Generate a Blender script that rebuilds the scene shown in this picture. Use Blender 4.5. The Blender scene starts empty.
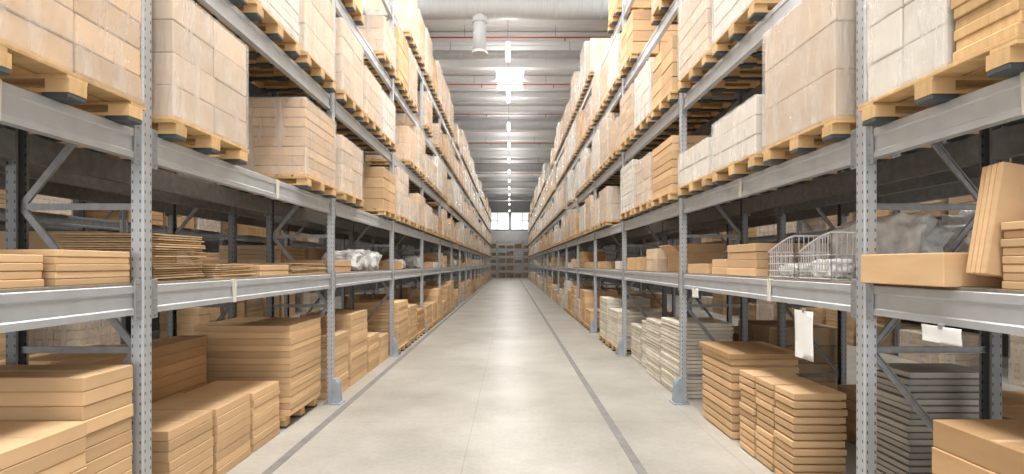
import bpy, bmesh, math, random
from mathutils import Vector, Matrix, noise
C = bpy.context.scene.collection
R = random.Random(11)
PI = math.pi
WL, WR, PITCH, Y0, DEP, EYE, F = 1.90, 1.836, 2.8, 2.65, 0.72, 1.5, 505.0
POST = 0.07
LEV = [0.0, 1.39, 2.19, 3.30, 4.48, 5.66]
BH = 0.15
NB = 18
CEIL = 9.0
try:
    bpy.context.scene.view_settings.view_transform = 'Standard'
except Exception: pass

# ---------------------------------------------------------------- materials
def newmat(name):
    m = bpy.data.materials.new(name); m.use_nodes = True
    nt = m.node_tree; b = nt.nodes['Principled BSDF']
    return m, nt, b
def noisy(name, c1, c2, scale=8, rough=.6, metal=0, rnd=.0, bump=.0, stretch=(1,1,1), spec=.5, detail=4):
    m, nt, b = newmat(name); N = nt.nodes; L = nt.links
    tc = N.new('ShaderNodeTexCoord'); mp = N.new('ShaderNodeMapping'); mp.inputs['Scale'].default_value = stretch
    nz = N.new('ShaderNodeTexNoise'); nz.inputs['Scale'].default_value = scale; nz.inputs['Detail'].default_value = detail
    cr = N.new('ShaderNodeValToRGB'); cr.color_ramp.elements[0].position = .3; cr.color_ramp.elements[1].position = .7
    cr.color_ramp.elements[0].color = (*c1, 1); cr.color_ramp.elements[1].color = (*c2, 1)
    L.new(tc.outputs['Object'], mp.inputs[0]); L.new(mp.outputs[0], nz.inputs['Vector']); L.new(nz.outputs['Fac'], cr.inputs[0])
    out = cr.outputs[0]
    if rnd > 0:
        oi = N.new('ShaderNodeObjectInfo'); ge = N.new('ShaderNodeNewGeometry')
        ad = N.new('ShaderNodeMath'); ad.operation = 'ADD'; L.new(oi.outputs['Random'], ad.inputs[0]); L.new(ge.outputs['Random Per Island'], ad.inputs[1])
        fr = N.new('ShaderNodeMath'); fr.operation = 'FRACT'; L.new(ad.outputs[0], fr.inputs[0])
        mr = N.new('ShaderNodeMapRange'); mr.inputs['To Min'].default_value = 1 - rnd; mr.inputs['To Max'].default_value = 1 + rnd
        L.new(fr.outputs[0], mr.inputs['Value'])
        hs = N.new('ShaderNodeHueSaturation'); L.new(mr.outputs[0], hs.inputs['Value']); L.new(out, hs.inputs['Color']); out = hs.outputs[0]
    L.new(out, b.inputs['Base Color'])
    b.inputs['Roughness'].default_value = rough; b.inputs['Metallic'].default_value = metal
    b.inputs['Specular IOR Level'].default_value = spec
    if bump > 0:
        bp = N.new('ShaderNodeBump'); bp.inputs['Strength'].default_value = bump; bp.inputs['Distance'].default_value = .01
        L.new(nz.outputs['Fac'], bp.inputs['Height']); L.new(bp.outputs[0], b.inputs['Normal'])
    return m
M = {}
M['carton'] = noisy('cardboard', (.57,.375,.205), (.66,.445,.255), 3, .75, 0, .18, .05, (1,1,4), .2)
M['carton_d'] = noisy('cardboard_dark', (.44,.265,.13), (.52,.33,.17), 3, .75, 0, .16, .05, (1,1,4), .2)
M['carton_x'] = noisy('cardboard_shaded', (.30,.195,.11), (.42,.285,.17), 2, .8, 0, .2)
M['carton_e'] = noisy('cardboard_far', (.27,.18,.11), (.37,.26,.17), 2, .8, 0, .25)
M['carton_p'] = noisy('cardboard_pale', (.60,.45,.31), (.68,.53,.38), 3, .7, 0, .14, .05, (1,1,4), .2)
M['white_box'] = noisy('white_card', (.66,.60,.52), (.74,.69,.61), 4, .6, 0, .08, .0)
M['cream'] = noisy('cream_card', (.62,.55,.45), (.74,.68,.58), 4, .6, 0, .12, .0)
M['sheet'] = noisy('corrugated_sheet', (.48,.32,.175), (.62,.43,.26), 14, .85, 0, .22, .1, (1,1,1), .1)
M['greyfilm'] = noisy('grey_plastic', (.24,.22,.19), (.34,.315,.275), 6, .4, 0, .2, .1)
M['wood'] = noisy('pallet_wood', (.52,.33,.15), (.68,.46,.24), 5, .8, 0, .18, .1, (1,6,1), .2)
M['foot'] = noisy('dark_plastic', (.035,.045,.05), (.06,.07,.075), 9, .5)
M['steel'] = noisy('galvanised', (.46,.48,.50), (.53,.55,.57), 9, .42, .4, .04, .02)
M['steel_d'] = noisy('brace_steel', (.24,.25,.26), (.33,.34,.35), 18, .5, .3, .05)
M['steel_x'] = noisy('shaded_steel', (.15,.155,.16), (.22,.225,.23), 18, .55, .2, .05)  # galvanised steel with shade put into its colour, for rear parts
M['guard'] = noisy('guard_paint', (.28,.33,.38), (.38,.43,.48), 10, .5, .2)
M['strap'] = noisy('cream_strap', (.62,.58,.50), (.72,.68,.60), 12, .5)
M['tape'] = noisy('tape', (.58,.39,.22), (.65,.46,.27), 6, .35)
M['label'] = noisy('label_paper', (.85,.84,.82), (.9,.9,.88), 6, .5)
M['bundle'] = noisy('crumpled_plastic', (.58,.59,.60), (.90,.90,.89), 12, .22, 0, .03, .5)
M['cloth'] = noisy('white_cloth', (.78,.77,.74), (.9,.89,.87), 14, .9, 0, 0, .4)
M['yellow'] = noisy('yellow_plastic', (.75,.42,.03), (.82,.50,.06), 5, .4)
M['blue'] = noisy('blue_plastic', (.10,.25,.45), (.14,.32,.55), 5, .4)
M['board'] = noisy('chipboard', (.20,.16,.12), (.28,.22,.17), 40, .85)
M['wire'] = noisy('wire_steel', (.65,.66,.67), (.8,.8,.8), 20, .35, .6)
M['beamw'] = noisy('white_painted_steel', (.86,.87,.88), (.9,.9,.9), 5, .6)
M['deck'] = noisy('roof_deck', (.80,.81,.82), (.83,.84,.85), 1.5, .95, .0, spec=.05)
M['duct'] = noisy('duct_metal', (.60,.62,.64), (.68,.70,.72), 3, .6, .1, 0, .0, (8,1,1))
M['red'] = noisy('red_pipe', (.50,.06,.05), (.58,.09,.07), 6, .4)
M['wall'] = noisy('wall_panel', (.08,.075,.07), (.13,.12,.11), 2, .8)
M['wall_end'] = noisy('end_wall_panel', (.42,.42,.41), (.48,.48,.47), 2, .8)
M['paint'] = noisy('grey_floor_paint', (.17,.165,.16), (.24,.23,.22), 9, .6)
M['housing'] = noisy('lamp_housing', (.7,.7,.7), (.8,.8,.8), 6, .4)

def holes(name, c1, c2, hc):
    m, nt, b = newmat(name); N = nt.nodes; L = nt.links
    tc = N.new('ShaderNodeTexCoord'); sx = N.new('ShaderNodeSeparateXYZ'); L.new(tc.outputs['Object'], sx.inputs[0])
    sn = N.new('ShaderNodeSeparateXYZ'); L.new(tc.outputs['Normal'], sn.inputs[0])
    def mt(op, a, b_=None, c=None):
        n = N.new('ShaderNodeMath'); n.operation = op
        for i, v in enumerate((a, b_, c)):
            if v is None: continue
            if hasattr(v, 'is_output'): L.new(v, n.inputs[i])
            else: n.inputs[i].default_value = v
        return n.outputs[0]
    isy = mt('GREATER_THAN', mt('ABSOLUTE', sn.outputs['Y']), .5)
    u = mt('ADD', mt('MULTIPLY', sx.outputs['X'], isy), mt('MULTIPLY', sx.outputs['Y'], mt('SUBTRACT', 1.0, isy)))
    du = mt('LESS_THAN', mt('ABSOLUTE', mt('SUBTRACT', mt('ABSOLUTE', u), .02)), .0036)
    fz = mt('FRACT', mt('MULTIPLY', sx.outputs['Z'], 20.0))
    dz = mt('LESS_THAN', mt('ABSOLUTE', mt('SUBTRACT', fz, .5)), .17)
    mask = mt('MULTIPLY', du, dz)
    nz = N.new('ShaderNodeTexNoise'); nz.inputs['Scale'].default_value = 12; L.new(tc.outputs['Object'], nz.inputs['Vector'])
    cr = N.new('ShaderNodeValToRGB'); cr.color_ramp.elements[0].color = (*c1,1); cr.color_ramp.elements[1].color = (*c2,1)
    L.new(nz.outputs['Fac'], cr.inputs[0])
    mx = N.new('ShaderNodeMix'); mx.data_type = 'RGBA'; L.new(mask, mx.inputs[0]); L.new(cr.outputs[0], mx.inputs[6]); mx.inputs[7].default_value = (*hc,1)
    L.new(mx.outputs[2], b.inputs['Base Color']); b.inputs['Metallic'].default_value = .4; b.inputs['Roughness'].default_value = .42
    return m
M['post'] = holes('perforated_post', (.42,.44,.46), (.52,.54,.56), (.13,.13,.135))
M['post_d'] = holes('shaded_perforated_post', (.16,.165,.17), (.22,.225,.23), (.05,.05,.05))  # same post steel, shade of the rack interior painted into the colour

def film(name, col, lo, hi):
    m, nt, b = newmat(name); N = nt.nodes; L = nt.links
    b.inputs['Base Color'].default_value = (*col, 1); b.inputs['Roughness'].default_value = .12
    b.inputs['Specular IOR Level'].default_value = 1.0
    tr = N.new('ShaderNodeBsdfTransparent'); mx = N.new('ShaderNodeMixShader')
    tc = N.new('ShaderNodeTexCoord'); mp = N.new('ShaderNodeMapping'); mp.inputs['Scale'].default_value = (4,4,1.0); mp.inputs['Rotation'].default_value = (.45,.4,0)
    nz = N.new('ShaderNodeTexNoise'); nz.inputs['Scale'].default_value = 2.2; nz.inputs['Detail'].default_value = 4
    mr = N.new('ShaderNodeMapRange'); mr.inputs['From Min'].default_value = .35; mr.inputs['From Max'].default_value = .72
    mr.inputs['To Min'].default_value = lo; mr.inputs['To Max'].default_value = hi
    m2 = N.new('ShaderNodeMapping'); m2.inputs['Scale'].default_value = (5,5,1); m2.inputs['Rotation'].default_value = (.25,.3,0)
    n2 = N.new('ShaderNodeTexNoise'); n2.inputs['Scale'].default_value = 6; n2.inputs['Detail'].default_value = 4; n2.inputs['Distortion'].default_value = .6
    bp = N.new('ShaderNodeBump'); bp.inputs['Strength'].default_value = .8; bp.inputs['Distance'].default_value = .025
    L.new(tc.outputs['Object'], mp.inputs[0]); L.new(mp.outputs[0], nz.inputs['Vector']); L.new(nz.outputs['Fac'], mr.inputs['Value'])
    L.new(tc.outputs['Object'], m2.inputs[0]); L.new(m2.outputs[0], n2.inputs['Vector'])
    L.new(n2.outputs['Fac'], bp.inputs['Height']); L.new(bp.outputs[0], b.inputs['Normal'])
    L.new(mr.outputs[0], mx.inputs[0]); L.new(tr.outputs[0], mx.inputs[1]); L.new(b.outputs[0], mx.inputs[2])
    L.new(mx.outputs[0], N['Material Output'].inputs['Surface'])
    return m
M['film'] = film('clear_stretch_film', (.92,.90,.87), .08, .22)
M['film_w'] = film('white_stretch_film', (.92,.90,.87), .16, .42)

def floor_mat():
    m, nt, b = newmat('polished_concrete'); N = nt.nodes; L = nt.links
    tc = N.new('ShaderNodeTexCoord')
    n1 = N.new('ShaderNodeTexNoise'); n1.inputs['Scale'].default_value = .8; n1.inputs['Detail'].default_value = 9; n1.inputs['Roughness'].default_value = .62
    n2 = N.new('ShaderNodeTexNoise'); n2.inputs['Scale'].default_value = 25; n2.inputs['Detail'].default_value = 4
    L.new(tc.outputs['Object'], n1.inputs['Vector']); L.new(tc.outputs['Object'], n2.inputs['Vector'])
    ad = N.new('ShaderNodeMath'); ad.operation = 'MULTIPLY_ADD'; ad.inputs[1].default_value = .25; L.new(n2.outputs['Fac'], ad.inputs[0]); L.new(n1.outputs['Fac'], ad.inputs[2])
    cr = N.new('ShaderNodeValToRGB'); cr.color_ramp.elements[0].position = .45; cr.color_ramp.elements[1].position = .78
    cr.color_ramp.elements[0].color = (.31,.29,.25,1); cr.color_ramp.elements[1].color = (.47,.45,.40,1); L.new(ad.outputs[0], cr.inputs[0])
    mp = N.new('ShaderNodeMapping'); mp.inputs['Location'].default_value = (.35,.4,0); L.new(tc.outputs['Object'], mp.inputs[0])
    bk = N.new('ShaderNodeTexBrick'); bk.offset = 0; bk.inputs['Scale'].default_value = 1; bk.inputs['Mortar Size'].default_value = .006
    bk.inputs['Brick Width'].default_value = 2.1; bk.inputs['Row Height'].default_value = 2.6; bk.inputs['Mortar Smooth'].default_value = .3
    bk.inputs['Color1'].default_value = (1,1,1,1); bk.inputs['Color2'].default_value = (.95,.95,.95,1); bk.inputs['Mortar'].default_value = (.78,.78,.78,1)
    L.new(mp.outputs[0], bk.inputs['Vector'])
    mx = N.new('ShaderNodeMix'); mx.data_type = 'RGBA'; mx.blend_type = 'MULTIPLY'; mx.inputs[0].default_value = 1
    L.new(cr.outputs[0], mx.inputs[6]); L.new(bk.outputs['Color'], mx.inputs[7]); L.new(mx.outputs[2], b.inputs['Base Color'])
    b.inputs['Roughness'].default_value = .38; b.inputs['Specular IOR Level'].default_value = .45
    return m
M['floor'] = floor_mat()
def emis(name, col, s):
    m, nt, b = newmat(name); b.inputs['Emission Color'].default_value = (*col, 1); b.inputs['Emission Strength'].default_value = s
    b.inputs['Base Color'].default_value = (.9,.9,.9,1); return m
M['tube'] = emis('glowing_tube', (1,.98,.94), 6)
M['sky'] = emis('skylight_panel', (1,1,1), 2.5)
M['glass'] = emis('daylit_glass', (.97,.99,1), .9)

# ---------------------------------------------------------------- geometry helpers
def bbox(bm, x0, x1, y0, y1, z0, z1, bev=0, rot=None, mi=0):
    r = bmesh.ops.create_cube(bm, size=1); vs = r['verts']
    bmesh.ops.scale(bm, vec=(x1-x0, y1-y0, z1-z0), verts=vs)
    if rot is not None: bmesh.ops.rotate(bm, verts=vs, cent=(0,0,0), matrix=rot)
    bmesh.ops.translate(bm, vec=((x0+x1)/2, (y0+y1)/2, (z0+z1)/2), verts=vs)
    if bev > 0:
        es = list({e for v in vs for e in v.link_edges})
        bmesh.ops.bevel(bm, geom=es, offset=bev, segments=1, affect='EDGES')
def tube(bm, a, b, r, n=8, caps=True):
    a = Vector(a); b = Vector(b); d = b-a
    q = d.to_track_quat('Z', 'Y').to_matrix().to_4x4()
    bmesh.ops.create_cone(bm, cap_ends=caps, segments=n, radius1=r, radius2=r, depth=d.length, matrix=Matrix.Translation((a+b)/2) @ q)
def extr(bm, prof, axis, a, b):
    def P(p, t):
        return {'y': (p[0], t, p[1]), 'z': (p[0], p[1], t), 'x': (t, p[0], p[1])}[axis]
    A = [bm.verts.new(P(p, a)) for p in prof]; B = [bm.verts.new(P(p, b)) for p in prof]
    n = len(prof)
    for i in range(n): bm.faces.new((A[i], A[(i+1)%n], B[(i+1)%n], B[i]))
    bm.faces.new(A[::-1]); bm.faces.new(B)
    bmesh.ops.recalc_face_normals(bm, faces=bm.faces[:])
def mesh(bm, name, mat, smooth=False):
    me = bpy.data.meshes.new(name); bm.to_mesh(me); bm.free(); me.materials.append(mat)
    if smooth:
        for p in me.polygons: p.use_smooth = True
    return me
CACHE = {}
def cached(key, fn):
    if key not in CACHE: CACHE[key] = fn()
    return CACHE[key]
def obj(name, me, parent=None, loc=(0,0,0), rz=0, rot=None):
    o = bpy.data.objects.new(name, me); C.objects.link(o); o.parent = parent
    o.location = loc; o.rotation_euler = rot if rot else (0,0,rz)
    return o
def tag(o, label, cat, group=None):
    o['label'] = label; o['category'] = cat
    if group: o['group'] = group
    return o
def thing(name, label, cat, loc=(0,0,0), rz=0, group=None):
    return tag(obj(name, None, None, loc, rz), label, cat, group)
def struct(name, me, loc=(0,0,0)):
    o = obj(name, me, None, loc); o['kind'] = 'structure'; return o
def boxmesh(x, y, z, mat, bev=.004):
    def f():
        bm = bmesh.new(); bbox(bm, -x/2, x/2, -y/2, y/2, 0, z, bev); return mesh(bm, 'box', mat)
    return cached(('box', round(x,4), round(y,4), round(z,4), mat.name, bev), f)

ORD = ['nearest','second','third','fourth','fifth','sixth','seventh','eighth','ninth','tenth','eleventh','twelfth','thirteenth','fourteenth','fifteenth','sixteenth','seventeenth','eighteenth','nineteenth','twentieth']
BORD = ['bottom','second','third','fourth','fifth','sixth','seventh','eighth','ninth','tenth','eleventh','twelfth','thirteenth','fourteenth','fifteenth']
SLOT = ['near','middle','far']
class Row:
    def __init__(s, ox, oy, rz, sg, nm): s.ox, s.oy, s.rz, s.sg, s.nm = ox, oy, rz, sg, nm
    def w(s, u, y, z):
        v = y*s.sg; c, n = math.cos(s.rz), math.sin(s.rz)
        return (s.ox+u*c-v*n, s.oy+u*n+v*c, z)
LEFT = Row(-WL, 0, 0, 1, 'left'); RIGHT = Row(WR, 0, PI, -1, 'right')
LB = Row(-(WL+DEP+.34), 0, 0, 1, 'left back'); RB = Row(WR+DEP+.34, 0, PI, -1, 'right back')
LO = Row(-6.3, 0, 0, 1, 'far left side aisle'); RO = Row(6.3, 0, PI, -1, 'far right side aisle')
END = Row(0, 55.5, -PI/2, 1, 'end')

# ---------------------------------------------------------------- setting
def plane_mesh(x0,x1,y0,y1,z,mat):
    bm = bmesh.new(); bbox(bm, x0,x1,y0,y1,z-.1,z); return mesh(bm,'slab',mat)
HX, YE, YB = 8.0, 60.0, -4.0
struct('floor', plane_mesh(-HX,HX,YB,YE,0,M['floor']))
bm = bmesh.new(); bbox(bm,-HX-.15,-HX,YB,YE,0,CEIL); struct('wall_left', mesh(bm,'wl',M['wall']))
bm = bmesh.new(); bbox(bm,HX,HX+.15,YB,YE,0,CEIL); struct('wall_right', mesh(bm,'wr',M['wall']))
bm = bmesh.new(); bbox(bm,-HX,HX,YE,YE+.15,0,CEIL); struct('wall_end', mesh(bm,'we',M['wall_end']))
for n_, x in enumerate((-4.5,-1.5,1.5,4.5)):
    bm = bmesh.new(); bbox(bm,x-1.35,x+1.35,YE-.04,YE-.01,5.6,7.6); o = struct('window_%d'%(n_+1), mesh(bm,'win',M['glass']))
    bm = bmesh.new()
    for a in ((-1.42,-1.35,5.53,7.67),(1.35,1.42,5.53,7.67),(-1.35,1.35,5.53,5.6),(-1.35,1.35,7.6,7.67),(-.03,.03,5.6,7.6),(-1.35,1.35,6.6,6.66)): bbox(bm,x+a[0],x+a[1],YE-.08,YE-.04,a[2],a[3])
    obj('window_frame', mesh(bm,'wf',M['steel_d']), o)
bm = bmesh.new(); prof = []
y = YB; per = .475
while y < YE-.5:
    prof += [(y, CEIL), (y+.27, CEIL), (y+.30, CEIL+.035), (y+.445, CEIL+.035)]; y += per
prof += [(YE, CEIL), (YE, CEIL+.16), (YB, CEIL+.16)]
extr(bm, prof, 'x', -HX, HX); struct('ceiling', mesh(bm,'ceil',M['deck']))
k = 1
def strip(x, wd):
    global k
    bm = bmesh.new(); bbox(bm, x-wd/2, x+wd/2, YB, 52, 0, .003); struct('trim_%d'%k, mesh(bm,'line',M['paint'])); k += 1
strip(.95, .07); strip(-1.74, .07)
def ibeam(h, w):
    t = .02
    return [(-w/2,0),(w/2,0),(w/2,t),(t/2,t),(t/2,h-t),(w/2,h-t),(w/2,h),(-w/2,h),(-w/2,h-t),(-t/2,h-t),(-t/2,t),(-w/2,t)]
yy = 12.6; i = 0
while yy < YE-1:
    big = i % 4 == 3
    h = .42 if big else .24
    bm = bmesh.new(); extr(bm, [(p[0], p[1]+CEIL-h) for p in ibeam(h, .22 if big else .14)], 'x', -HX, HX)
    struct('trim_%d'%k, mesh(bm,'girder',M['beamw']), (0,yy,0)); k += 1
    yy += 1.9; i += 1
for n_, (yy, rr, zz) in enumerate([(13.3,.33,8.30),(16.9,.14,8.5),(24.6,.25,8.3),(35.2,.25,8.2),(42.4,.3,8.2)]):
    t = thing('air_duct', 'round galvanised air duct crossing under the roof, %s from the camera' % ORD[n_], 'duct', (0,yy,zz), 0)
    bm = bmesh.new(); tube(bm, (-HX,0,0), (HX,0,0), rr, 28); obj('pipe', mesh(bm,'duct',M['duct'],True), t)
    for x in [-6,-4,-2.4,-1.2,0,1.2,2.4,4,6]:
        bm = bmesh.new(); tube(bm, (x-.02,0,0), (x+.02,0,0), rr+.015, 28); obj('seam_ring', mesh(bm,'ring',M['duct']), t)
    for x in (-5,-2,2,5):
        bm = bmesh.new(); tube(bm, (x,0,rr), (x,0,CEIL-zz), .01); obj('hanger', mesh(bm,'hanger',M['steel_d']), t)
    if n_ == 0:
        bm = bmesh.new(); tube(bm, (-.80,0,-1.20), (-.80,0,-.1), .17, 20); obj('drop_pipe', mesh(bm,'drop',M['duct'],True), t)
        bm = bmesh.new(); tube(bm, (-.80,0,-1.27), (-.80,0,-1.20), .20, 20); obj('outlet', mesh(bm,'outlet',M['duct']), t)
        bm = bmesh.new(); tube(bm, (-.80,0,-.46), (-.80,0,-.32), .20, 20); obj('collar', mesh(bm,'collar',M['duct']), t)
for n_, yy in enumerate([15.6,19.7,24.0,29.2,35.8,39]):
    t = thing('sprinkler_pipe', 'thin red sprinkler pipe across the roof, %s from the camera' % ORD[n_], 'pipe', (0,yy,8.5 if n_ not in (2,4) else 8.62))
    bm = bmesh.new(); tube(bm, (-HX,0,0), (HX,0,0), .022, 10); obj('pipe', mesh(bm,'red',M['red'],True), t)
    for x in (-4,-1.4,1.4,4):
        bm = bmesh.new(); tube(bm, (x,0,0), (x,0,.38), .008, 6); obj('hanger', mesh(bm,'rh',M['steel_d']), t)
        bm = bmesh.new(); tube(bm, (x+.3,0,-.12), (x+.3,0,0), .018, 8); obj('sprinkler_head', mesh(bm,'sh',M['red']), t)

# lamps
LZ = 7.5
def area(par, loc, sx, sy, e, col=(1,.97,.94), up=False):
    l = bpy.data.lights.new('lamp_or_fill_light', 'AREA'); l.shape = 'RECTANGLE'; l.size = sx; l.size_y = sy; l.energy = e; l.color = col
    o = bpy.data.objects.new('lamp_or_fill_light', l); C.objects.link(o); o.parent = par; o.location = loc
    if up: o.rotation_euler = (PI,0,0)
    return o
for n_, yy in enumerate([2,6,10,14.4,18.2,22.2,25.8,29.4,33.0,36.6,40.2,43.8,47.4,51.0,57.3]):
    t = thing('hanging_lamp', 'long white strip lamp hanging over the aisle, %s from the camera' % ORD[n_], 'lamp', (-.06,yy,LZ), 0, 'strip lamps over the aisle')
    bm = bmesh.new(); extr(bm, [(-.09,0),(-.05,.07),(.05,.07),(.09,0),(.075,0),(.04,.05),(-.04,.05),(-.075,0)], 'y', -.65, .65); obj('housing', mesh(bm,'hous',M['housing']), t)
    for x in (-.03,.03):
        bm = bmesh.new(); tube(bm, (x,-.6,.015), (x,.6,.015), .017, 10); obj('tube', mesh(bm,'tube',M['tube']), t)
    for y in (-.5,.5):
        bm = bmesh.new(); tube(bm, (0,y,.07), (0,y,CEIL-LZ), .006, 6); obj('hanger', mesh(bm,'hg',M['steel_d']), t)
    area(t, (0,0,-.03), .12, 1.2, 68 if yy < 55 else 150)  # last lamp is added behind the end rack to light the end wall
    if n_ > 1: area(t, (0,0,.1), .12, 1.2, 28, up=True)  # added upward fill that brightens the roof deck
for n_, (xx, yy, ww, e) in enumerate([(0,-2,2.6,350),(0,3,2.6,350),(0,8,2.6,340),(0,20.3,1.05,36)]):  # the wide near ones are added out of view as main lighting
    t = thing('roof_or_fill_light', 'bright rectangular roof light above the aisle, added unless in view, %s from the camera' % ORD[n_], 'skylight', (xx,yy,CEIL-.02), 0, 'roof lights')
    bm = bmesh.new(); bbox(bm,-ww/2,ww/2,-1.15,1.15,-.02,-.005); obj('panel', mesh(bm,'pan',M['sky']), t)
    for a in ((-ww/2-.06,-ww/2,-1.2,1.2),(ww/2,ww/2+.06,-1.2,1.2),(-ww/2,ww/2,-1.2,-1.15),(-ww/2,ww/2,1.15,1.2)):
        bm = bmesh.new(); bbox(bm,*a,-.08,.0); obj('frame', mesh(bm,'fr',M['beamw']), t)
    area(t, (0,0,-.03), ww, 2.2, e, (1,.99,.97))
for sx_ in (-1,1):
    for n_, yy in enumerate((4,11,18,28,40)):  # added out of view to bring more light into the side rows
        t = thing('roof_or_fill_light', 'added rectangular fill light over the %s side aisle, %s from the camera' % ('left' if sx_<0 else 'right', ORD[n_]), 'skylight', (sx_*4.9,yy,CEIL-.02), 0, 'added side fill lights')
        bm = bmesh.new(); bbox(bm,-.8,.8,-1.15,1.15,-.02,-.005); obj('panel', mesh(bm,'pan',M['sky']), t)
        for a in ((-.86,-.8,-1.2,1.2),(.8,.86,-1.2,1.2),(-.8,.8,-1.2,-1.15),(-.8,.8,1.15,1.2)):
            bm = bmesh.new(); bbox(bm,*a,-.08,.0); obj('frame', mesh(bm,'fr',M['beamw']), t)
        area(t, (0,0,-.03), 1.6, 2.2, 240, (1,.99,.97))

# ---------------------------------------------------------------- racking
def post_mesh(H, mk='post'):
    def f():
        a = POST/2; c = .008
        pr = [(-a+c,-a),(a-c,-a),(a,-a+c),(a,a-c),(a-c,a),(-a+c,a),(-a+c,a-.012),(a-.014,a-.012),(a-.014,-a+.012),(-a+c,-a+.012)]
        bm = bmesh.new(); extr(bm, pr, 'z', 0, H); return mesh(bm, 'post', M[mk])
    return cached(('post',H,mk), f)
def bar_mesh(L_, w=.034, t=.014, mat='steel_d'):
    def f():
        bm = bmesh.new(); extr(bm, [(-t/2,-w/2),(t/2,-w/2),(t/2,-w/2+.004),(-t/2+.004,-w/2+.004),(-t/2+.004,w/2-.004),(t/2,w/2-.004),(t/2,w/2),(-t/2,w/2)], 'x', -L_/2, L_/2); return mesh(bm,'bar',M[mat])
    return cached(('bar',round(L_,3),mat), f)
def guard_mesh():
    bm = bmesh.new()
    sec = [(0,.09,.085),(.012,.09,.085),(.014,.070,.056),(.22,.050,.050),(.27,.018,.044)]
    rings = []
    for z, fx, wy in sec:
        rings.append([bm.verts.new(p) for p in ((-.02,-wy,z),(fx,-wy,z),(fx,wy,z),(-.02,wy,z))])
    for a, b in zip(rings, rings[1:]):
        for i in range(4): bm.faces.new((a[i],a[(i+1)%4],b[(i+1)%4],b[i]))
    bm.faces.new(rings[0][::-1]); bm.faces.new(rings[-1]); bmesh.ops.recalc_face_normals(bm, faces=bm.faces[:])
    return mesh(bm,'guard',M['guard'])
def upright(row, y, idx, label, group, full=True, H=6.0, guard=True):
    t = thing('upright_frame', label, 'rack upright', row.w(0,y,0), row.rz, group)
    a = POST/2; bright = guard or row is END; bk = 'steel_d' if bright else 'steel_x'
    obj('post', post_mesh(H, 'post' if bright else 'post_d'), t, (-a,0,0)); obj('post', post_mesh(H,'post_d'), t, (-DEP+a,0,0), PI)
    L_ = DEP-2*POST
    z = .3; k_ = 0
    while z < H-.2:
        obj('horizontal_brace', bar_mesh(L_+.02,mat=bk), t, (-DEP/2,0,z))
        if z+.75 < H:
            dz = .72; LL = math.hypot(L_, dz); ang = math.atan2(dz, L_)*(1 if k_%2 else -1)
            obj('diagonal_brace', bar_mesh(LL,mat=bk), t, (-DEP/2,0,z+.375), rot=(0,ang,0))
        z += .75; k_ += 1
    for x in (-a,-DEP+a):
        obj('foot_plate', boxmesh(.13,.11,.008,M['steel_d'],.001), t, (x,0,0))
    if guard: obj('foot_guard', cached('guard',guard_mesh), t, (0.005,0,0))
    return t
def beam_mesh(L_, mk):
    def f():
        h = BH; pr = [(0,-h),(0,-h+.03),(-.007,-h+.036),(-.007,-.045),(0,-.038),(0,-.004),(-.004,0),(-.046,0),(-.05,-.004),(-.05,-h)]
        bm = bmesh.new(); extr(bm, pr, 'y', -L_/2, L_/2); return mesh(bm,'beam',M[mk])
    return cached(('beam',L_,mk), f)
def conn_mesh():
    bm = bmesh.new(); bbox(bm,-.006,.004,-.022,.022,-BH-.03,.03,.002)
    for z in (-BH-.01,-.08,.012): tube(bm,(.003,0,z),(.009,0,z),.006,6)
    return mesh(bm,'conn',M['steel_d'])
def strap_mesh():
    bm = bmesh.new()
    for dy,tilt in ((-.012,.04),(.014,-.03)):
        bbox(bm, .001,.005,dy-.011,dy+.011,-BH-.004,.003,.001,Matrix.Rotation(tilt,3,'X'))
        bbox(bm,-.052,.004,dy-.011,dy+.011,.001,.004,.001); bbox(bm,-.052,.004,dy-.011,dy+.011,-BH-.004,-BH-.001,.001)
    return mesh(bm,'strap',M['strap'])
def beam(row, yc, z, label, group, front=True, straps=()):
    u = -.012 if front else -DEP+.012
    t = thing('rack_beam', label, 'rack beam', row.w(u,yc,z), row.rz + (0 if front else PI), group)
    L_ = PITCH-POST-.004
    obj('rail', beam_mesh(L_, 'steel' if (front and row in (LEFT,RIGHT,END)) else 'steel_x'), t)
    for s in (-1,1): obj('end_plate', cached('conn',conn_mesh), t, (.002, s*(L_/2-.024), 0))
    for sy in straps: obj('strap', cached('strap',strap_mesh), t, (0, sy*row.sg*(1 if front else -1), 0), )
    return t
def panel(row, yc, z, label, group):
    def f():
        bm = bmesh.new(); bbox(bm,-DEP+.03,-.03,-PITCH/2+.05,PITCH/2-.05,0,.014,.002); return mesh(bm,'pan',M['board'])
    return tag(obj('shelf_panel', cached('panel',f), None, row.w(0,yc,z), row.rz), label, 'shelf board', group)
STR = {('left',1,0):[.60],('left',2,0):[.62],('left',1,1):[-.55],('right',1,0):[.5],('right',2,0):[.55],('right',1,1):[-.45],('left',2,1):[.1],('right',2,1):[.0]}
LN = {1:'first',2:'second',3:'third',4:'fourth',5:'top'}
for row in (LEFT, RIGHT):
    for i in range(-1, NB):
        upright(row, Y0+i*PITCH, i, 'tall perforated steel upright frame, %s along the %s rack' % (ORD[i+1], row.nm), 'upright frames of the %s rack' % row.nm)
    for b in range(NB):
        yc = Y0+(b-.5)*PITCH
        for lv in range(1,6):
            for fr in (True, False):
                if not fr and b > 9: continue
                beam(row, yc, LEV[lv], '%s grey steel beam, %s level, %s bay of the %s rack' % ('front' if fr else 'rear', LN[lv], ORD[b], row.nm), 'beams of the %s rack' % row.nm, fr, STR.get((row.nm,lv,b),()) if fr else ())
        panel(row, yc, LEV[1], 'thin board decking on the first level, %s bay, %s rack' % (ORD[b], row.nm), 'shelf boards of the %s rack' % row.nm)
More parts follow.
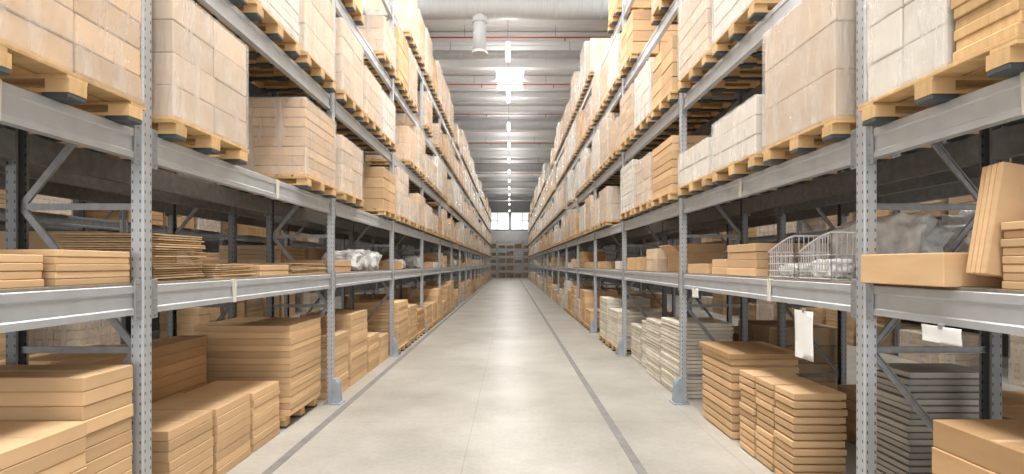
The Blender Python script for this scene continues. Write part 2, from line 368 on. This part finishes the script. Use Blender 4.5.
for row in (LB, RB, LO, RO):
    outer = row in (LO, RO)
    for i in range(1 if outer else 0, 6):
        upright(row, Y0+i*PITCH, i, 'shadowed upright frame of the %s rack, %s along' % (row.nm, ORD[i]), 'frames of the %s rack' % row.nm, H=4.6, guard=False)
    for b in range(2 if outer else 1,6):
        yc = Y0+(b-.5)*PITCH
        for lv in (1,2,3,4):
            beam(row, yc, LEV[lv], 'shadowed steel beam, %s level, %s bay of the %s rack' % (LN[lv], ORD[b], row.nm), 'beams of the %s rack' % row.nm)
            beam(row, yc, LEV[lv], 'shadowed rear beam, %s level, %s bay of the %s rack' % (LN[lv], ORD[b], row.nm), 'beams of the %s rack' % row.nm, False)

# ---------------------------------------------------------------- pallets and loads
PW, PD, PH = .80, .84, .112
FT = .024
def p_deck(bm=None):
    own = bm is None
    if own: bm = bmesh.new()
    n = 6; w = PD/n
    for i in range(n):
        x = -PD/2+i*w; bbox(bm, x+.010, x+w-.010, -PW/2, PW/2, PH-.016, PH, .002)
    for y in (-PW/2+.05,0,PW/2-.05): bbox(bm, -PD/2+.01, PD/2-.01, y-.05, y+.05, PH-.032, PH-.016, .001)
    if own: return mesh(bm,'deck',M['wood'])
def p_bear(bm=None, y=0):
    own = bm is None
    if own: bm = bmesh.new()
    z0, z1, z2 = FT, FT+.014, PH-.032; pts = [(-PD/2+.01,z0),(PD/2-.01,z0)]
    for x in (PD/2-.06,0,-PD/2+.06):
        pts += ([(x+.05,z1)] if x < PD/2-.07 else []) + [(x+.05,z2),(x-.05,z2)] + ([(x-.05,z1)] if x > -PD/2+.07 else [])
    extr(bm, pts, 'y', y-.045, y+.045)
    if own: return mesh(bm,'bear',M['wood'])
def p_foot(bm=None, y=0):
    own = bm is None
    if own: bm = bmesh.new()
    for x in (-PD/2+.07,0,PD/2-.07): bbox(bm, x-.06, x+.06, y-.045, y+.045, 0, FT, .005)
    bbox(bm, -PD/2+.03, PD/2-.03, y-.015, y+.015, .003, FT-.004)
    if own: return mesh(bm,'foot',M['foot'])
def p_whole():
    bm = bmesh.new(); p_deck(bm)
    for y in (-PW/2+.07,0,PW/2-.07): p_bear(bm, y)
    n0 = len(bm.faces)
    for y in (-PW/2+.07,0,PW/2-.07): p_foot(bm, y)
    bm.faces.ensure_lookup_table()
    for f_ in bm.faces[n0:]: f_.material_index = 1
    me = mesh(bm,'pallet',M['wood']); me.materials.append(M['foot']); return me
def pallet(row, u, y, z, label, group, near):
    loc = row.w(u,y,z)
    if near:
        t = thing('pallet', label, 'pallet', loc, row.rz, group)
        obj('deck', cached('p_deck',p_deck), t)
        for yy in (-PW/2+.07,0,PW/2-.07):
            obj('bearer', cached('p_bear',p_bear), t, (0,yy,0)); obj('foot_row', cached('p_foot',p_foot), t, (0,yy,0))
    else:
        tag(obj('pallet', cached('p_whole',p_whole), None, loc, row.rz), label, 'pallet', group)
def stack_mesh(h, v, mat, dx=.80, dy=.77):
    def f():
        rr = random.Random(int(h*100)*7+v*13); bm = bmesh.new()
        lh = [.09,.14,.2,.25,.055][v%5]; n = max(1, round(h/lh)); lh = h/n
        nx, ny = [(1,1),(2,2),(1,2),(2,1),(1,1)][v%5]
        for k in range(n):
            for i in range(nx):
                for j in range(ny):
                    x = -dx/2+dx/nx*i; y = -dy/2+dy/ny*j; jx = rr.uniform(-.004,.004); jy = rr.uniform(-.004,.004)
                    bbox(bm, x+.004+jx, x+dx/nx-.004+jx, y+.004+jy, y+dy/ny-.004+jy, k*lh, (k+1)*lh-.004, .005 if lh>.07 else .003)
        return mesh(bm,'stack',mat)
    return cached(('stack',h,v,mat.name,dx,dy), f)
def wrap_mesh(h, v, mat, dy=.796):
    def f():
        bm = bmesh.new(); bmesh.ops.create_cube(bm, size=1)
        bmesh.ops.scale(bm, vec=(.822,dy-.004,h+.005), verts=bm.verts); bmesh.ops.translate(bm, vec=(0,0,(h+.005)/2), verts=bm.verts)
        bmesh.ops.bevel(bm, geom=bm.edges[:], offset=.012, segments=1, affect='EDGES')
        return mesh(bm,'wrap',mat)
    return cached(('wrap',h,v,mat.name,dy), f)
def load(row, u, y, z, kind, h, v, where, near=True, rj=0, dy=.77):
    loc = row.w(u,y,z+.0005); rz = row.rz+rj
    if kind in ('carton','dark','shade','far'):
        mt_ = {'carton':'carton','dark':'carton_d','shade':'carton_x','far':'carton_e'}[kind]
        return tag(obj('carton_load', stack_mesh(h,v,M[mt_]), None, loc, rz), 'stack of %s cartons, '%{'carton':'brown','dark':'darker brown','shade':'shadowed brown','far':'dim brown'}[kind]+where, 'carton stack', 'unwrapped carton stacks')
    if kind == 'flat_white':
        return tag(obj('flat_pack_load', stack_mesh(h,4,M['cream']), None, loc, rz), 'stack of thin pale flat packs, '+where, 'flat pack stack', 'pale flat pack stacks')
    body = {'brown':'carton','tan':'carton','pale':'carton_p','white':'white_box'}[kind]; fm = 'film' if kind=='brown' else 'film_w'
    desc = {'brown':'brown cartons under clear film, ','tan':'tan cartons under streaky film, ','pale':'pale cartons under cloudy film, ','white':'white wrapped load, '}[kind]
    t = thing('wrapped_load', desc+where, 'wrapped load', loc, rz, 'film wrapped loads')
    obj('carton_stack', stack_mesh(h,v,M[body],.80,dy), t); obj('plastic_wrap', wrap_mesh(h,0,M[fm],dy+.026), t)
    return t
OV = {
 ('left',2,0,2):('tan',.80,1),('left',2,1,0):('pale',.72,2),('left',2,1,1):None,('left',2,1,2):('tan',.70,0),
 ('left',2,2,0):('pale',.62,1),('left',2,2,1):None,('left',2,2,2):('carton',.62,1),
 ('left',3,1,2):('pale',.80,3),('left',3,2,0):('pale',.80,2),('left',3,2,1):('pale',.62,2),('left',3,2,2):('white',.62,2),
 ('right',2,0,2):None,('right',2,0,1):('dark',.30,4),('right',2,1,0):('pale',.80,3),('right',2,1,1):('white',.42,1),('right',2,1,2):('white',.34,1),
 ('right',2,2,0):('carton',.62,0),('right',2,2,1):('pale',.62,1),('right',3,1,2):('pale',.80,1),('right',3,1,1):('white',.72,1),
 ('right',3,2,0):('carton',.62,1),('right',3,2,2):('tan',.72,1)}
HS = {2:[.42,.52,.62,.72,.80],3:[.52,.62,.72,.80,.86],4:[.52,.62,.72,.80,.86],5:[.62,.72,.86,.95,1.05]}
def slot_y(b, s): return Y0+(b-1)*PITCH+.495+s*.89 + (.015 if s==2 else 0)
for row in (LEFT, RIGHT):
    for b in range(NB):
        for lv in (2,3,4,5):
            for s in range(3):
                if b == 0 and s == 0: continue
                key = (row.nm,lv,b,s)
                if key in OV: sp = OV[key]
                elif R.random() < (.13 if lv < 5 else .22): sp = None
                else:
                    kd = R.choice(['pale','pale','white','tan','tan','carton'] if b<6 else ['pale','pale','white','white','tan','carton'])
                    sp = (kd, R.choice(HS[lv]), R.randrange(4))
                where = '%s slot, %s bay, %s level, %s rack' % (SLOT[s], ORD[b], LN[lv], row.nm)
                if sp is None: continue
                u = -DEP/2+.02; y = slot_y(b,s)
                near = b < 5
                pallet(row, u, y, LEV[lv], 'wooden pallet with dark feet, '+where, 'pallets on the racks', near)
                load(row, u+R.uniform(-.008,.008), y, LEV[lv]+PH, sp[0], sp[1], sp[2], where, near)
pallet(RIGHT, -DEP/2+.02, 2.16, LEV[2], 'chunky wooden pallet under the narrow load left of the timber pile, top right', 'pallets on the racks', True)
load(RIGHT, -DEP/2+.02, 2.29, LEV[2]+PH, 'white', .55, 2, 'narrow, right of the near right post beside timber pile', True, dy=.46)
for i in range(9):
    tag(obj('timber_board', boxmesh(.80,.26,.044,M['wood'],.004), None, RIGHT.w(-DEP/2+.02+R.uniform(-.012,.012),1.90+R.uniform(-.008,.008),LEV[2]+PH+i*.044), RIGHT.rz), 'rough wooden board, layer %d of the timber pile at the top right picture edge' % (i+1), 'wooden board', 'timber pile boards')
for row in (LEFT, RIGHT):
    for b in range(3, NB):
        for s in range(3):
            if R.random() < .12: continue
            kd = R.choice(['carton','carton','dark','carton','brown']) if row is LEFT else R.choice(['flat_white','flat_white','carton','carton','pale'])
            h = R.choice([.35,.45,.6,.75,.85])
            where = '%s slot, %s bay, floor level, %s rack' % (SLOT[s], ORD[b], row.nm)
            if b < 6: pallet(row, -DEP/2+.02, slot_y(b,s), 0, 'wooden pallet with dark feet, '+where, 'pallets on the floor', b<5)
            load(row, -DEP/2+.02, slot_y(b,s), PH if b<6 else 0, kd, h, R.choice([0,1,4,4,2]), where, b<5)
# back racks and the racks across the side aisles
for row in (LB, RB, LO, RO):
    outer = row in (LO, RO)
    for b in range(2 if outer else 1,6):
        for lv in (0,1,2,3):
            for s in range(3):
                if R.random() < (.2 if outer else (.3 if lv==0 else .55)): continue
                if row is RB and lv==1 and b==1: continue
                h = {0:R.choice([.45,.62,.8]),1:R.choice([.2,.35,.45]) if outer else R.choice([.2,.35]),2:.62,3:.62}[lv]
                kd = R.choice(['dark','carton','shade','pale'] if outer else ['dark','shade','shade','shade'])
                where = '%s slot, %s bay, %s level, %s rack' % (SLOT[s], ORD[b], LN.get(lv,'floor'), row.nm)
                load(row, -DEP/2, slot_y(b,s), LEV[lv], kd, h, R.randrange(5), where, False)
panel(RB, Y0+.5*PITCH, LEV[1], 'thin board decking under the plastic bundles of the right back rack', 'shelf boards of the right back rack')

# ---------------------------------------------------------------- individual cartons
def carton_mesh(dx, dy, h, mat, bev=.0035, tray=False):
    def f():
        bm = bmesh.new()
        if tray:
            q = .018
            secs = [(dx/2-q,dy/2-q,0),(dx/2-q,dy/2-q,h*.24),(dx/2,dy/2,h*.25),(dx/2,dy/2,h-.003),(dx/2-.002,dy/2-.002,h-.001)]
            rings = [[bm.verts.new(p) for p in ((-a,-b,z),(a,-b,z),(a,b,z),(-a,b,z))] for a,b,z in secs]
            for r0,r1 in zip(rings,rings[1:]):
                for i in range(4): bm.faces.new((r0[i],r0[(i+1)%4],r1[(i+1)%4],r1[i]))
            bm.faces.new(rings[0][::-1]); bm.faces.new(rings[-1])
        else: bbox(bm,-dx/2,dx/2,-dy/2,dy/2,0,h-.0015,min(bev,h*.13))
        return mesh(bm,'carton',mat)
    return cached(('c',round(dx,3),round(dy,3),round(h,4),mat.name,bev,tray), f)
def cstack(row, d0, d1, y0, y1, z, n, h, desc, mat='carton', name='carton', cat='carton', jit=.005, adj='flat brown carton', tape=True, tray=False):
    for i in range(n):
        u = -(d0+d1)/2+R.uniform(-jit,jit); yy = (y0+y1)/2+R.uniform(-jit,jit)
        where = ('topmost' if i==n-1 else BORD[i]+(' from the bottom' if i else '')) if n>1 else 'lying'
        t = thing(name, ('%s, %s %s %s' % (adj, where, 'of' if n>1 else 'as', desc)), cat, row.w(u,yy,z+i*h), row.rz, 'cartons in '+desc)
        obj('box', carton_mesh(d1-d0,y1-y0,h,M[mat],tray=tray), t)
        if tape:
            obj('tape', boxmesh(d1-d0-.012,.03,.0009,M['tape'],0), t, (0,0,h-.0014))
cstack(LEFT, -.02,.62, 1.83,2.24, 0, 12,.067, 'near low stack, left foreground')
cstack(LEFT, .02,.80, 2.27,2.57, 0, 15,.066, 'tall stack against the nearest left post')
for q,(a,b_,hh) in enumerate([(3.02,3.47,.50),(3.52,3.97,.49),(4.02,4.47,.47)]):
    cstack(LEFT, .14,.70, a,b_, 0, 8,hh/8, '%s small front stack beyond the left post' % ['near','middle','far'][q])
pallet(LEFT, -.55, 4.97, 0, 'pallet under the long carton stack, second left bay floor', 'pallets on the floor', True)
cstack(LEFT, .10,.98, 4.60,5.34, PH, 14,.059, 'long wide stack in second left bay')
cstack(LEFT, .74,.98, 3.0,4.4, 0, 11,.08, 'dark rear stack, second left bay', 'carton_d')
for q,(a,b_,n,hh) in enumerate([(5.6,6.1,10,.07),(6.2,6.9,11,.08),(7.0,7.5,7,.07),(7.6,8.1,5,.08)]):
    cstack(LEFT, .05,.68, a,b_, 0, n,hh, '%s stack, third left bay floor' % BORD[q].replace('bottom','first'))
cstack(RIGHT, .0,.60, 1.65,2.20, 0, 7,.118, 'big box pile in right foreground corner', 'carton_d', adj='large brown carton')
for q,(a,b_) in enumerate([(3.36,3.60),(3.63,3.87),(3.90,4.14)]):
    cstack(RIGHT, .05,.40, a,b_, 0, 12,.053, '%s slotted stack beyond the right post' % ['near','middle','far'][q], 'carton', adj='thin brown carton', jit=.007, tape=False, tray=True)
for i in range(24):
    tag(obj('grey_flat_pack', carton_mesh(.46,.27,.0375,M['greyfilm'],.003,tray=True), None, RIGHT.w(-.60+R.uniform(-.008,.008),2.93+R.uniform(-.006,.006),i*.0375), RIGHT.rz), 'thin grey-beige sleeved pack, layer %d of the pile behind the right post' % (i+1), 'flat pack', 'grey packs behind the right post')
cstack(RIGHT, .05,.62, 4.30,4.95, 0, 10,.069, 'lidded stack, second right bay', 'carton', adj='brown carton', tape=False, tray=True)
tag(obj('cardboard_cover', carton_mesh(.62,.70,.05,M['carton_d']), None, RIGHT.w(-.335,4.625,.69), RIGHT.rz), 'flat brown cover capping the stack in the second right bay', 'cardboard cover')
for q,(a,b_,n,d) in enumerate([(5.62,6.3,20,.05),(6.36,7.0,18,.05),(7.06,7.5,16,.12),(7.6,8.15,13,.12)]):
    for i in range(n):
        tag(obj('flat_pack', carton_mesh(.6,b_-a,.042,M['cream'],.003,tray=True), None, RIGHT.w(-d-.3+R.uniform(-.007,.007),(a+b_)/2+R.uniform(-.007,.007),i*.042), RIGHT.rz), 'thin cream flat pack, layer %d, pile %d of third right bay' % (i+1,q+1), 'flat pack', 'pale flat packs in third right bay')

# first level goods
Z1 = LEV[1]+.014
cstack(LEFT, .06,.62, 1.75,2.12, Z1, 4,.034, 'low stack near the left picture edge', 'carton')
cstack(LEFT, .04,.60, 2.16,2.58, Z1, 5,.032, 'low stack behind the near left post', 'carton')
def sheets(row, d0, d1, y0, y1, z, n, th, desc, mat='sheet'):
    for i in range(n):
        def f():
            bm = bmesh.new(); a=(d1-d0)/2; b_=(y1-y0)/2
            r = bmesh.ops.create_grid(bm, x_segments=2, y_segments=8, size=1)
            for v in bm.verts:
                v.co.x *= a; v.co.y *= b_; v.co.z = th*.14*math.sin(v.co.y*7)
            bmesh.ops.solidify(bm, geom=bm.faces[:], thickness=th*.62)
            lo = min(v.co.z for v in bm.verts)
            for v in bm.verts: v.co.z -= lo
            return mesh(bm,'sheet',M[mat])
        me = cached(('sheet',round(d1-d0,3),round(y1-y0,3),th,mat), f)
        tag(obj('cardboard_sheet', me, None, row.w(-(d0+d1)/2+R.uniform(-.02,.01), (y0+y1)/2+R.uniform(-.015,.015), z+i*th), row.rz+R.uniform(-.04,.04)), 'rough wavy cardboard sheet, layer %d of %s' % (i+1, desc), 'cardboard sheet', 'cardboard sheets in '+desc)
sheets(LEFT, .04,.60, 2.76,3.20, Z1, 20,.0135, 'the ragged sheet pile past the left post')
sheets(LEFT, .05,.60, 3.34,3.86, Z1, 7,.014, 'a low sheet pile, second left bay')
cstack(LEFT, .05,.55, 3.94,4.44, Z1, 2,.045, 'low pair, second left bay shelf')
sheets(LEFT, .05,.60, 4.52,5.34, Z1, 8,.0135, 'the far sheet pile, second left bay')
def bundle_mesh(sx, sy, sz, seed, mat='bundle'):
    def f():
        bm = bmesh.new(); bmesh.ops.create_icosphere(bm, subdivisions=4, radius=1)
        for v in bm.verts:
            p = v.co.copy(); q = Vector([math.copysign(abs(c)**.55, c) for c in p])
            n_ = noise.fractal(p*2.8+Vector((seed*3.1,0,0)), .85, 2, 4); q *= .82+.24*n_
            q.x = max(-1,min(1,q.x)); q.y = max(-1,min(1,q.y)); q.z = max(-.75,min(.95,q.z))
            v.co = Vector((q.x*sx/2, q.y*sy/2, (q.z+.75)/1.7*sz))
        lo = min(v.co.z for v in bm.verts)
        for v in bm.verts: v.co.z -= lo
        return mesh(bm,'bundle',M[mat],True)
    return cached(('bun',round(sx,2),round(sy,2),round(sz,2),seed,mat), f)
def bundle(row, d, y, z, sx, sy, sz, seed, label, mat='bundle'):
    return tag(obj('plastic_bundle', bundle_mesh(sx,sy,sz,seed,mat), None, row.w(-d,y,z), row.rz), label, 'plastic bundle')
cstack(LEFT,.05,.6,5.6,6.2,Z1,2,.07,'pair on the third left bay shelf')
bundle(LEFT,.32,6.75,Z1,.5,.6,.28,1,'crumpled white plastic bundle on the third left bay shelf, near end')
bundle(LEFT,.32,7.6,Z1,.5,.8,.32,2,'crumpled white plastic bundle on the third left bay shelf, farther')
cstack(RIGHT, -.03,.34, 2.10,2.60, Z1, 1,.145, 'a long box beside the near right post', adj='long plain brown carton', tape=False)
for i in range(8):
    tag(obj('folded_carton', carton_mesh(.5,.38,.032,M['carton']), None, RIGHT.w(-.29+R.uniform(-.01,.01),1.74,Z1+i*.032), RIGHT.rz), 'flat folded carton, layer %d of the pile at the right picture edge' % (i+1), 'folded carton', 'folded cartons at the right edge')
for i in range(4):
    th_ = .16; wdt = .36
    o = tag(obj('folded_carton', carton_mesh(wdt,.024,.44,M['carton']), None, RIGHT.w(-.17-.008*i,1.955+.03*i,Z1+wdt/2*math.sin(th_)+.001), RIGHT.rz), 'tall folded carton leaning upright by the right edge, %s in line' % ORD[i], 'folded carton', 'leaning folded cartons')
    o.rotation_euler = (0, -th_, RIGHT.rz)
bundle(RIGHT,.52,3.22,Z1,.26,.98,.42,3,'crumpled clear plastic bundle behind the wire baskets')
bundle(RB,.36,3.3,Z1,.60,.8,.50,4,'large crumpled plastic bundle on the right back rack, nearer one')
bundle(RB,.36,4.3,Z1,.60,.9,.48,5,'large crumpled plastic bundle on the right back rack, farther one')
bundle(RIGHT,.50,2.36,Z1,.26,.34,.30,6,'crumpled clear plastic bundle behind the long right box')
# wire baskets
def basket(y0, L_, hn, hf, pw, label):
    t = thing('wire_basket', label, 'wire basket', RIGHT.w(-.14,y0,Z1), RIGHT.rz)
    W_ = .22
    def hh(y):
        a = .5-y/L_
        return hn+(hf-hn)*(a**pw)
    n = 12; ys = [-L_/2+L_*i/n for i in range(n+1)]
    for sx in (-W_/2, W_/2):
        bm = bmesh.new()
        for y in ys: tube(bm,(sx,y,0.004),(sx,y,hh(y)),.0028,5)
        for z in (.05,.10,.15): tube(bm,(sx,-L_/2,z),(sx,L_/2,z),.0028,5)
        obj('side_grid', mesh(bm,'sg',M['wire']), t)
        bm = bmesh.new()
        for a,b_ in zip(ys,ys[1:]): tube(bm,(sx,a,hh(a)),(sx,b_,hh(b_)),.006,6)
        obj('rim', mesh(bm,'rim',M['wire']), t)
    for y in (-L_/2, L_/2):
        bm = bmesh.new()
        for i in range(8): x=-W_/2+W_*i/7; tube(bm,(x,y,.004),(x,y,hh(y)),.0028,5)
        tube(bm,(-W_/2,y,hh(y)),(W_/2,y,hh(y)),.006,6)
        for z in (.05,.10,.15): tube(bm,(-W_/2,y,z),(W_/2,y,z),.0028,5)
        obj('end_grid', mesh(bm,'eg',M['wire']), t)
    bm = bmesh.new()
    for y in ys[::2]: tube(bm,(-W_/2,y,.004),(W_/2,y,.004),.003,5)
    for i in range(7): x=-W_/2+W_*i/6; tube(bm,(x,-L_/2,.008),(x,L_/2,.008),.003,5)
    obj('base_grid', mesh(bm,'bg',M['wire']), t)
basket(3.10,.33,.28,.17,1.5,'chrome wire basket with sloping rim holding white cloth, nearest the right post')
basket(3.48,.33,.28,.18,1.5,'chrome wire basket with sloping rim, farther from the near right post')
tag(obj('cloth_bundle', bundle_mesh(.18,.28,.12,6,'cloth'), None, RIGHT.w(-.14,3.10,Z1+.012), RIGHT.rz), 'bunched white cloth lying inside the nearer wire basket', 'cloth')
tag(obj('cloth_bundle', bundle_mesh(.18,.28,.09,7,'cloth'), None, RIGHT.w(-.14,3.48,Z1+.012), RIGHT.rz), 'bunched white cloth lying inside the farther wire basket', 'cloth')
cstack(RIGHT, .03,.58, 3.84,4.34, Z1, 4,.064, 'four-box pile past the wire basket', adj='brown carton')
cstack(RIGHT, .05,.55, 4.38,4.72, Z1, 2,.07, 'two-box pile, second right bay shelf', adj='brown carton')
cstack(RIGHT, .05,.55, 4.80,5.36, Z1, 1,.10, 'a low box before the second right post', adj='pale brown carton')
def open_carton(row, d, y, z, label):
    t = thing('open_carton', label, 'open carton', row.w(-d,y,z), row.rz)
    w,l,h,th = .5,.46,.22,.006
    bm = bmesh.new(); bbox(bm,-w/2,w/2,-l/2,l/2,0,th)
    for a in ((-w/2,-w/2+th,-l/2,l/2),(w/2-th,w/2,-l/2,l/2),(-w/2,w/2,-l/2,-l/2+th),(-w/2,w/2,l/2-th,l/2)): bbox(bm,*a,0,h)
    obj('box', mesh(bm,'ob',M['carton']), t)
    for s in (-1,1):
        bm = bmesh.new(); bbox(bm,-.003,.003,-l/2+.01,l/2-.01,0,.15); o=obj('flap', mesh(bm,'fl',M['carton']), t, (s*w/2,0,h)); o.rotation_euler=(0,s*.9,0)
        bm = bmesh.new(); bbox(bm,-w/2+.01,w/2-.01,-.003,.003,0,.12); o=obj('flap', mesh(bm,'fl',M['carton']), t, (0,s*l/2,h)); o.rotation_euler=(-s*.5,0,0)
open_carton(RIGHT,.36,6.0,Z1,'open brown carton with raised flaps, third right bay shelf')
def paper(row, y, z1, w, h, label, u=.004):
    t = thing('hanging_paper', label, 'paper sheet', row.w(u,y,z1), row.rz)
    bm = bmesh.new(); r = bmesh.ops.create_grid(bm, x_segments=6, y_segments=8, size=.5)
    for v in bm.verts:
        a, b_ = v.co.x*w, v.co.y; v.co = Vector((.003*math.sin(b_*3+a*9)+.006, a, -h/2+b_*h))
    bmesh.ops.solidify(bm, geom=bm.faces[:], thickness=.0015); obj('sheet', mesh(bm,'pp',M['label'],True), t)
    bm = bmesh.new(); bbox(bm,-.004,.012,-.012,.012,-.012,.012,.003); obj('clip', mesh(bm,'clip',M['steel_d']), t)
paper(RIGHT, 3.14, LEV[1]-BH-.03, .20, .30, 'white paper sheet hanging under the right beam beyond the near post')
paper(RIGHT, 2.14, LEV[1]-BH-.005, .20, .07, 'short wide white paper tag under the nearest right beam')
paper(RIGHT, 4.98, LEV[1]-BH+.02, .18, .09, 'small white paper tag on the beam before the second right post')
for row in (LEFT, RIGHT):
    for b in range(3, NB):
        for s in range(3):
            if R.random() < .15: continue
            y = slot_y(b,s); where = '%s slot, %s bay shelf, %s rack' % (SLOT[s], ORD[b], row.nm)
            c = R.random()
            if c < .22: bundle(row,.34,y,Z1,.5,.7,R.choice([.2,.3]),R.randrange(1,4),'crumpled white plastic bundle, '+where)
            elif c < .28: tag(obj('plastic_bin', boxmesh(.5,.6,.26,M['yellow' if row is RIGHT else 'blue'],.02), None, row.w(-.34,y,Z1), row.rz), ('yellow' if row is RIGHT else 'blue')+' plastic bin, '+where, 'bin')
            else:
                h = R.choice([.15,.25,.35,.42])
                tag(obj('carton_pile', stack_mesh(h,R.randrange(5),M[R.choice(['carton','carton','carton_d','carton_p','white_box'])],.6,.72), None, row.w(-.35,y,Z1), row.rz), 'small pile of cartons, '+where, 'carton stack', 'carton piles on the first level')
for s_,(y,c) in enumerate([(6.75,.3),(7.35,.2),(7.9,.2)]):
    tag(obj('carton_pile', stack_mesh(c,s_+1,M['carton' if s_ else 'carton_p'],.58,.5), None, RIGHT.w(-.34,y,Z1), RIGHT.rz), 'short carton pile %s, third right bay shelf' % ['beside the open carton','in the middle','at the far post'][s_], 'carton stack')

# ---------------------------------------------------------------- cross rack closing the aisle
EL = [0,.8,1.6,2.4,3.2,4.0]
for i,x in enumerate((-4.2,-1.4,1.4,4.2)):
    upright(END, x, i, 'upright frame of the cross rack at the aisle end, %s from the left' % ORD[i].replace('nearest','first'), 'frames of the end rack', H=4.1, guard=False)
for j,x in enumerate((-2.8,0,2.8)):
    for lv in (1,2,3,4,5):
        for fr in (True,False):
            beam(END, x, EL[lv], '%s beam of the end rack, %s level, %s bay from the left' % ('front' if fr else 'rear', LN[lv], ORD[j].replace('nearest','first')), 'beams of the end rack', fr)
    for lv in (0,1,2,3,4):
        for s in range(3):
            if R.random() < .1: continue
            where = '%s bay slot %d, %s level, end rack' % (ORD[j].replace('nearest','first'), s+1, LN.get(lv,'floor'))
            xx = x-.89+s*.89
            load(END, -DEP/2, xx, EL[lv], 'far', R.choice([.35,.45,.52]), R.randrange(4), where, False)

# ---------------------------------------------------------------- world, camera
w = bpy.data.worlds.new('World'); bpy.context.scene.world = w; w.use_nodes = True
bg = w.node_tree.nodes['Background']; bg.inputs[0].default_value = (1,.985,.965,1); bg.inputs[1].default_value = 1.85
cam = bpy.data.cameras.new('camera'); co = bpy.data.objects.new('camera', cam); C.objects.link(co)
co.location = (0,0,EYE); co.rotation_euler = (PI/2,0,0)
cam.sensor_width = 36; cam.lens = F/1024*36; cam.shift_x = 2/1024; cam.shift_y = 27/1024; cam.clip_start = .05; cam.clip_end = 200
bpy.context.scene.camera = co
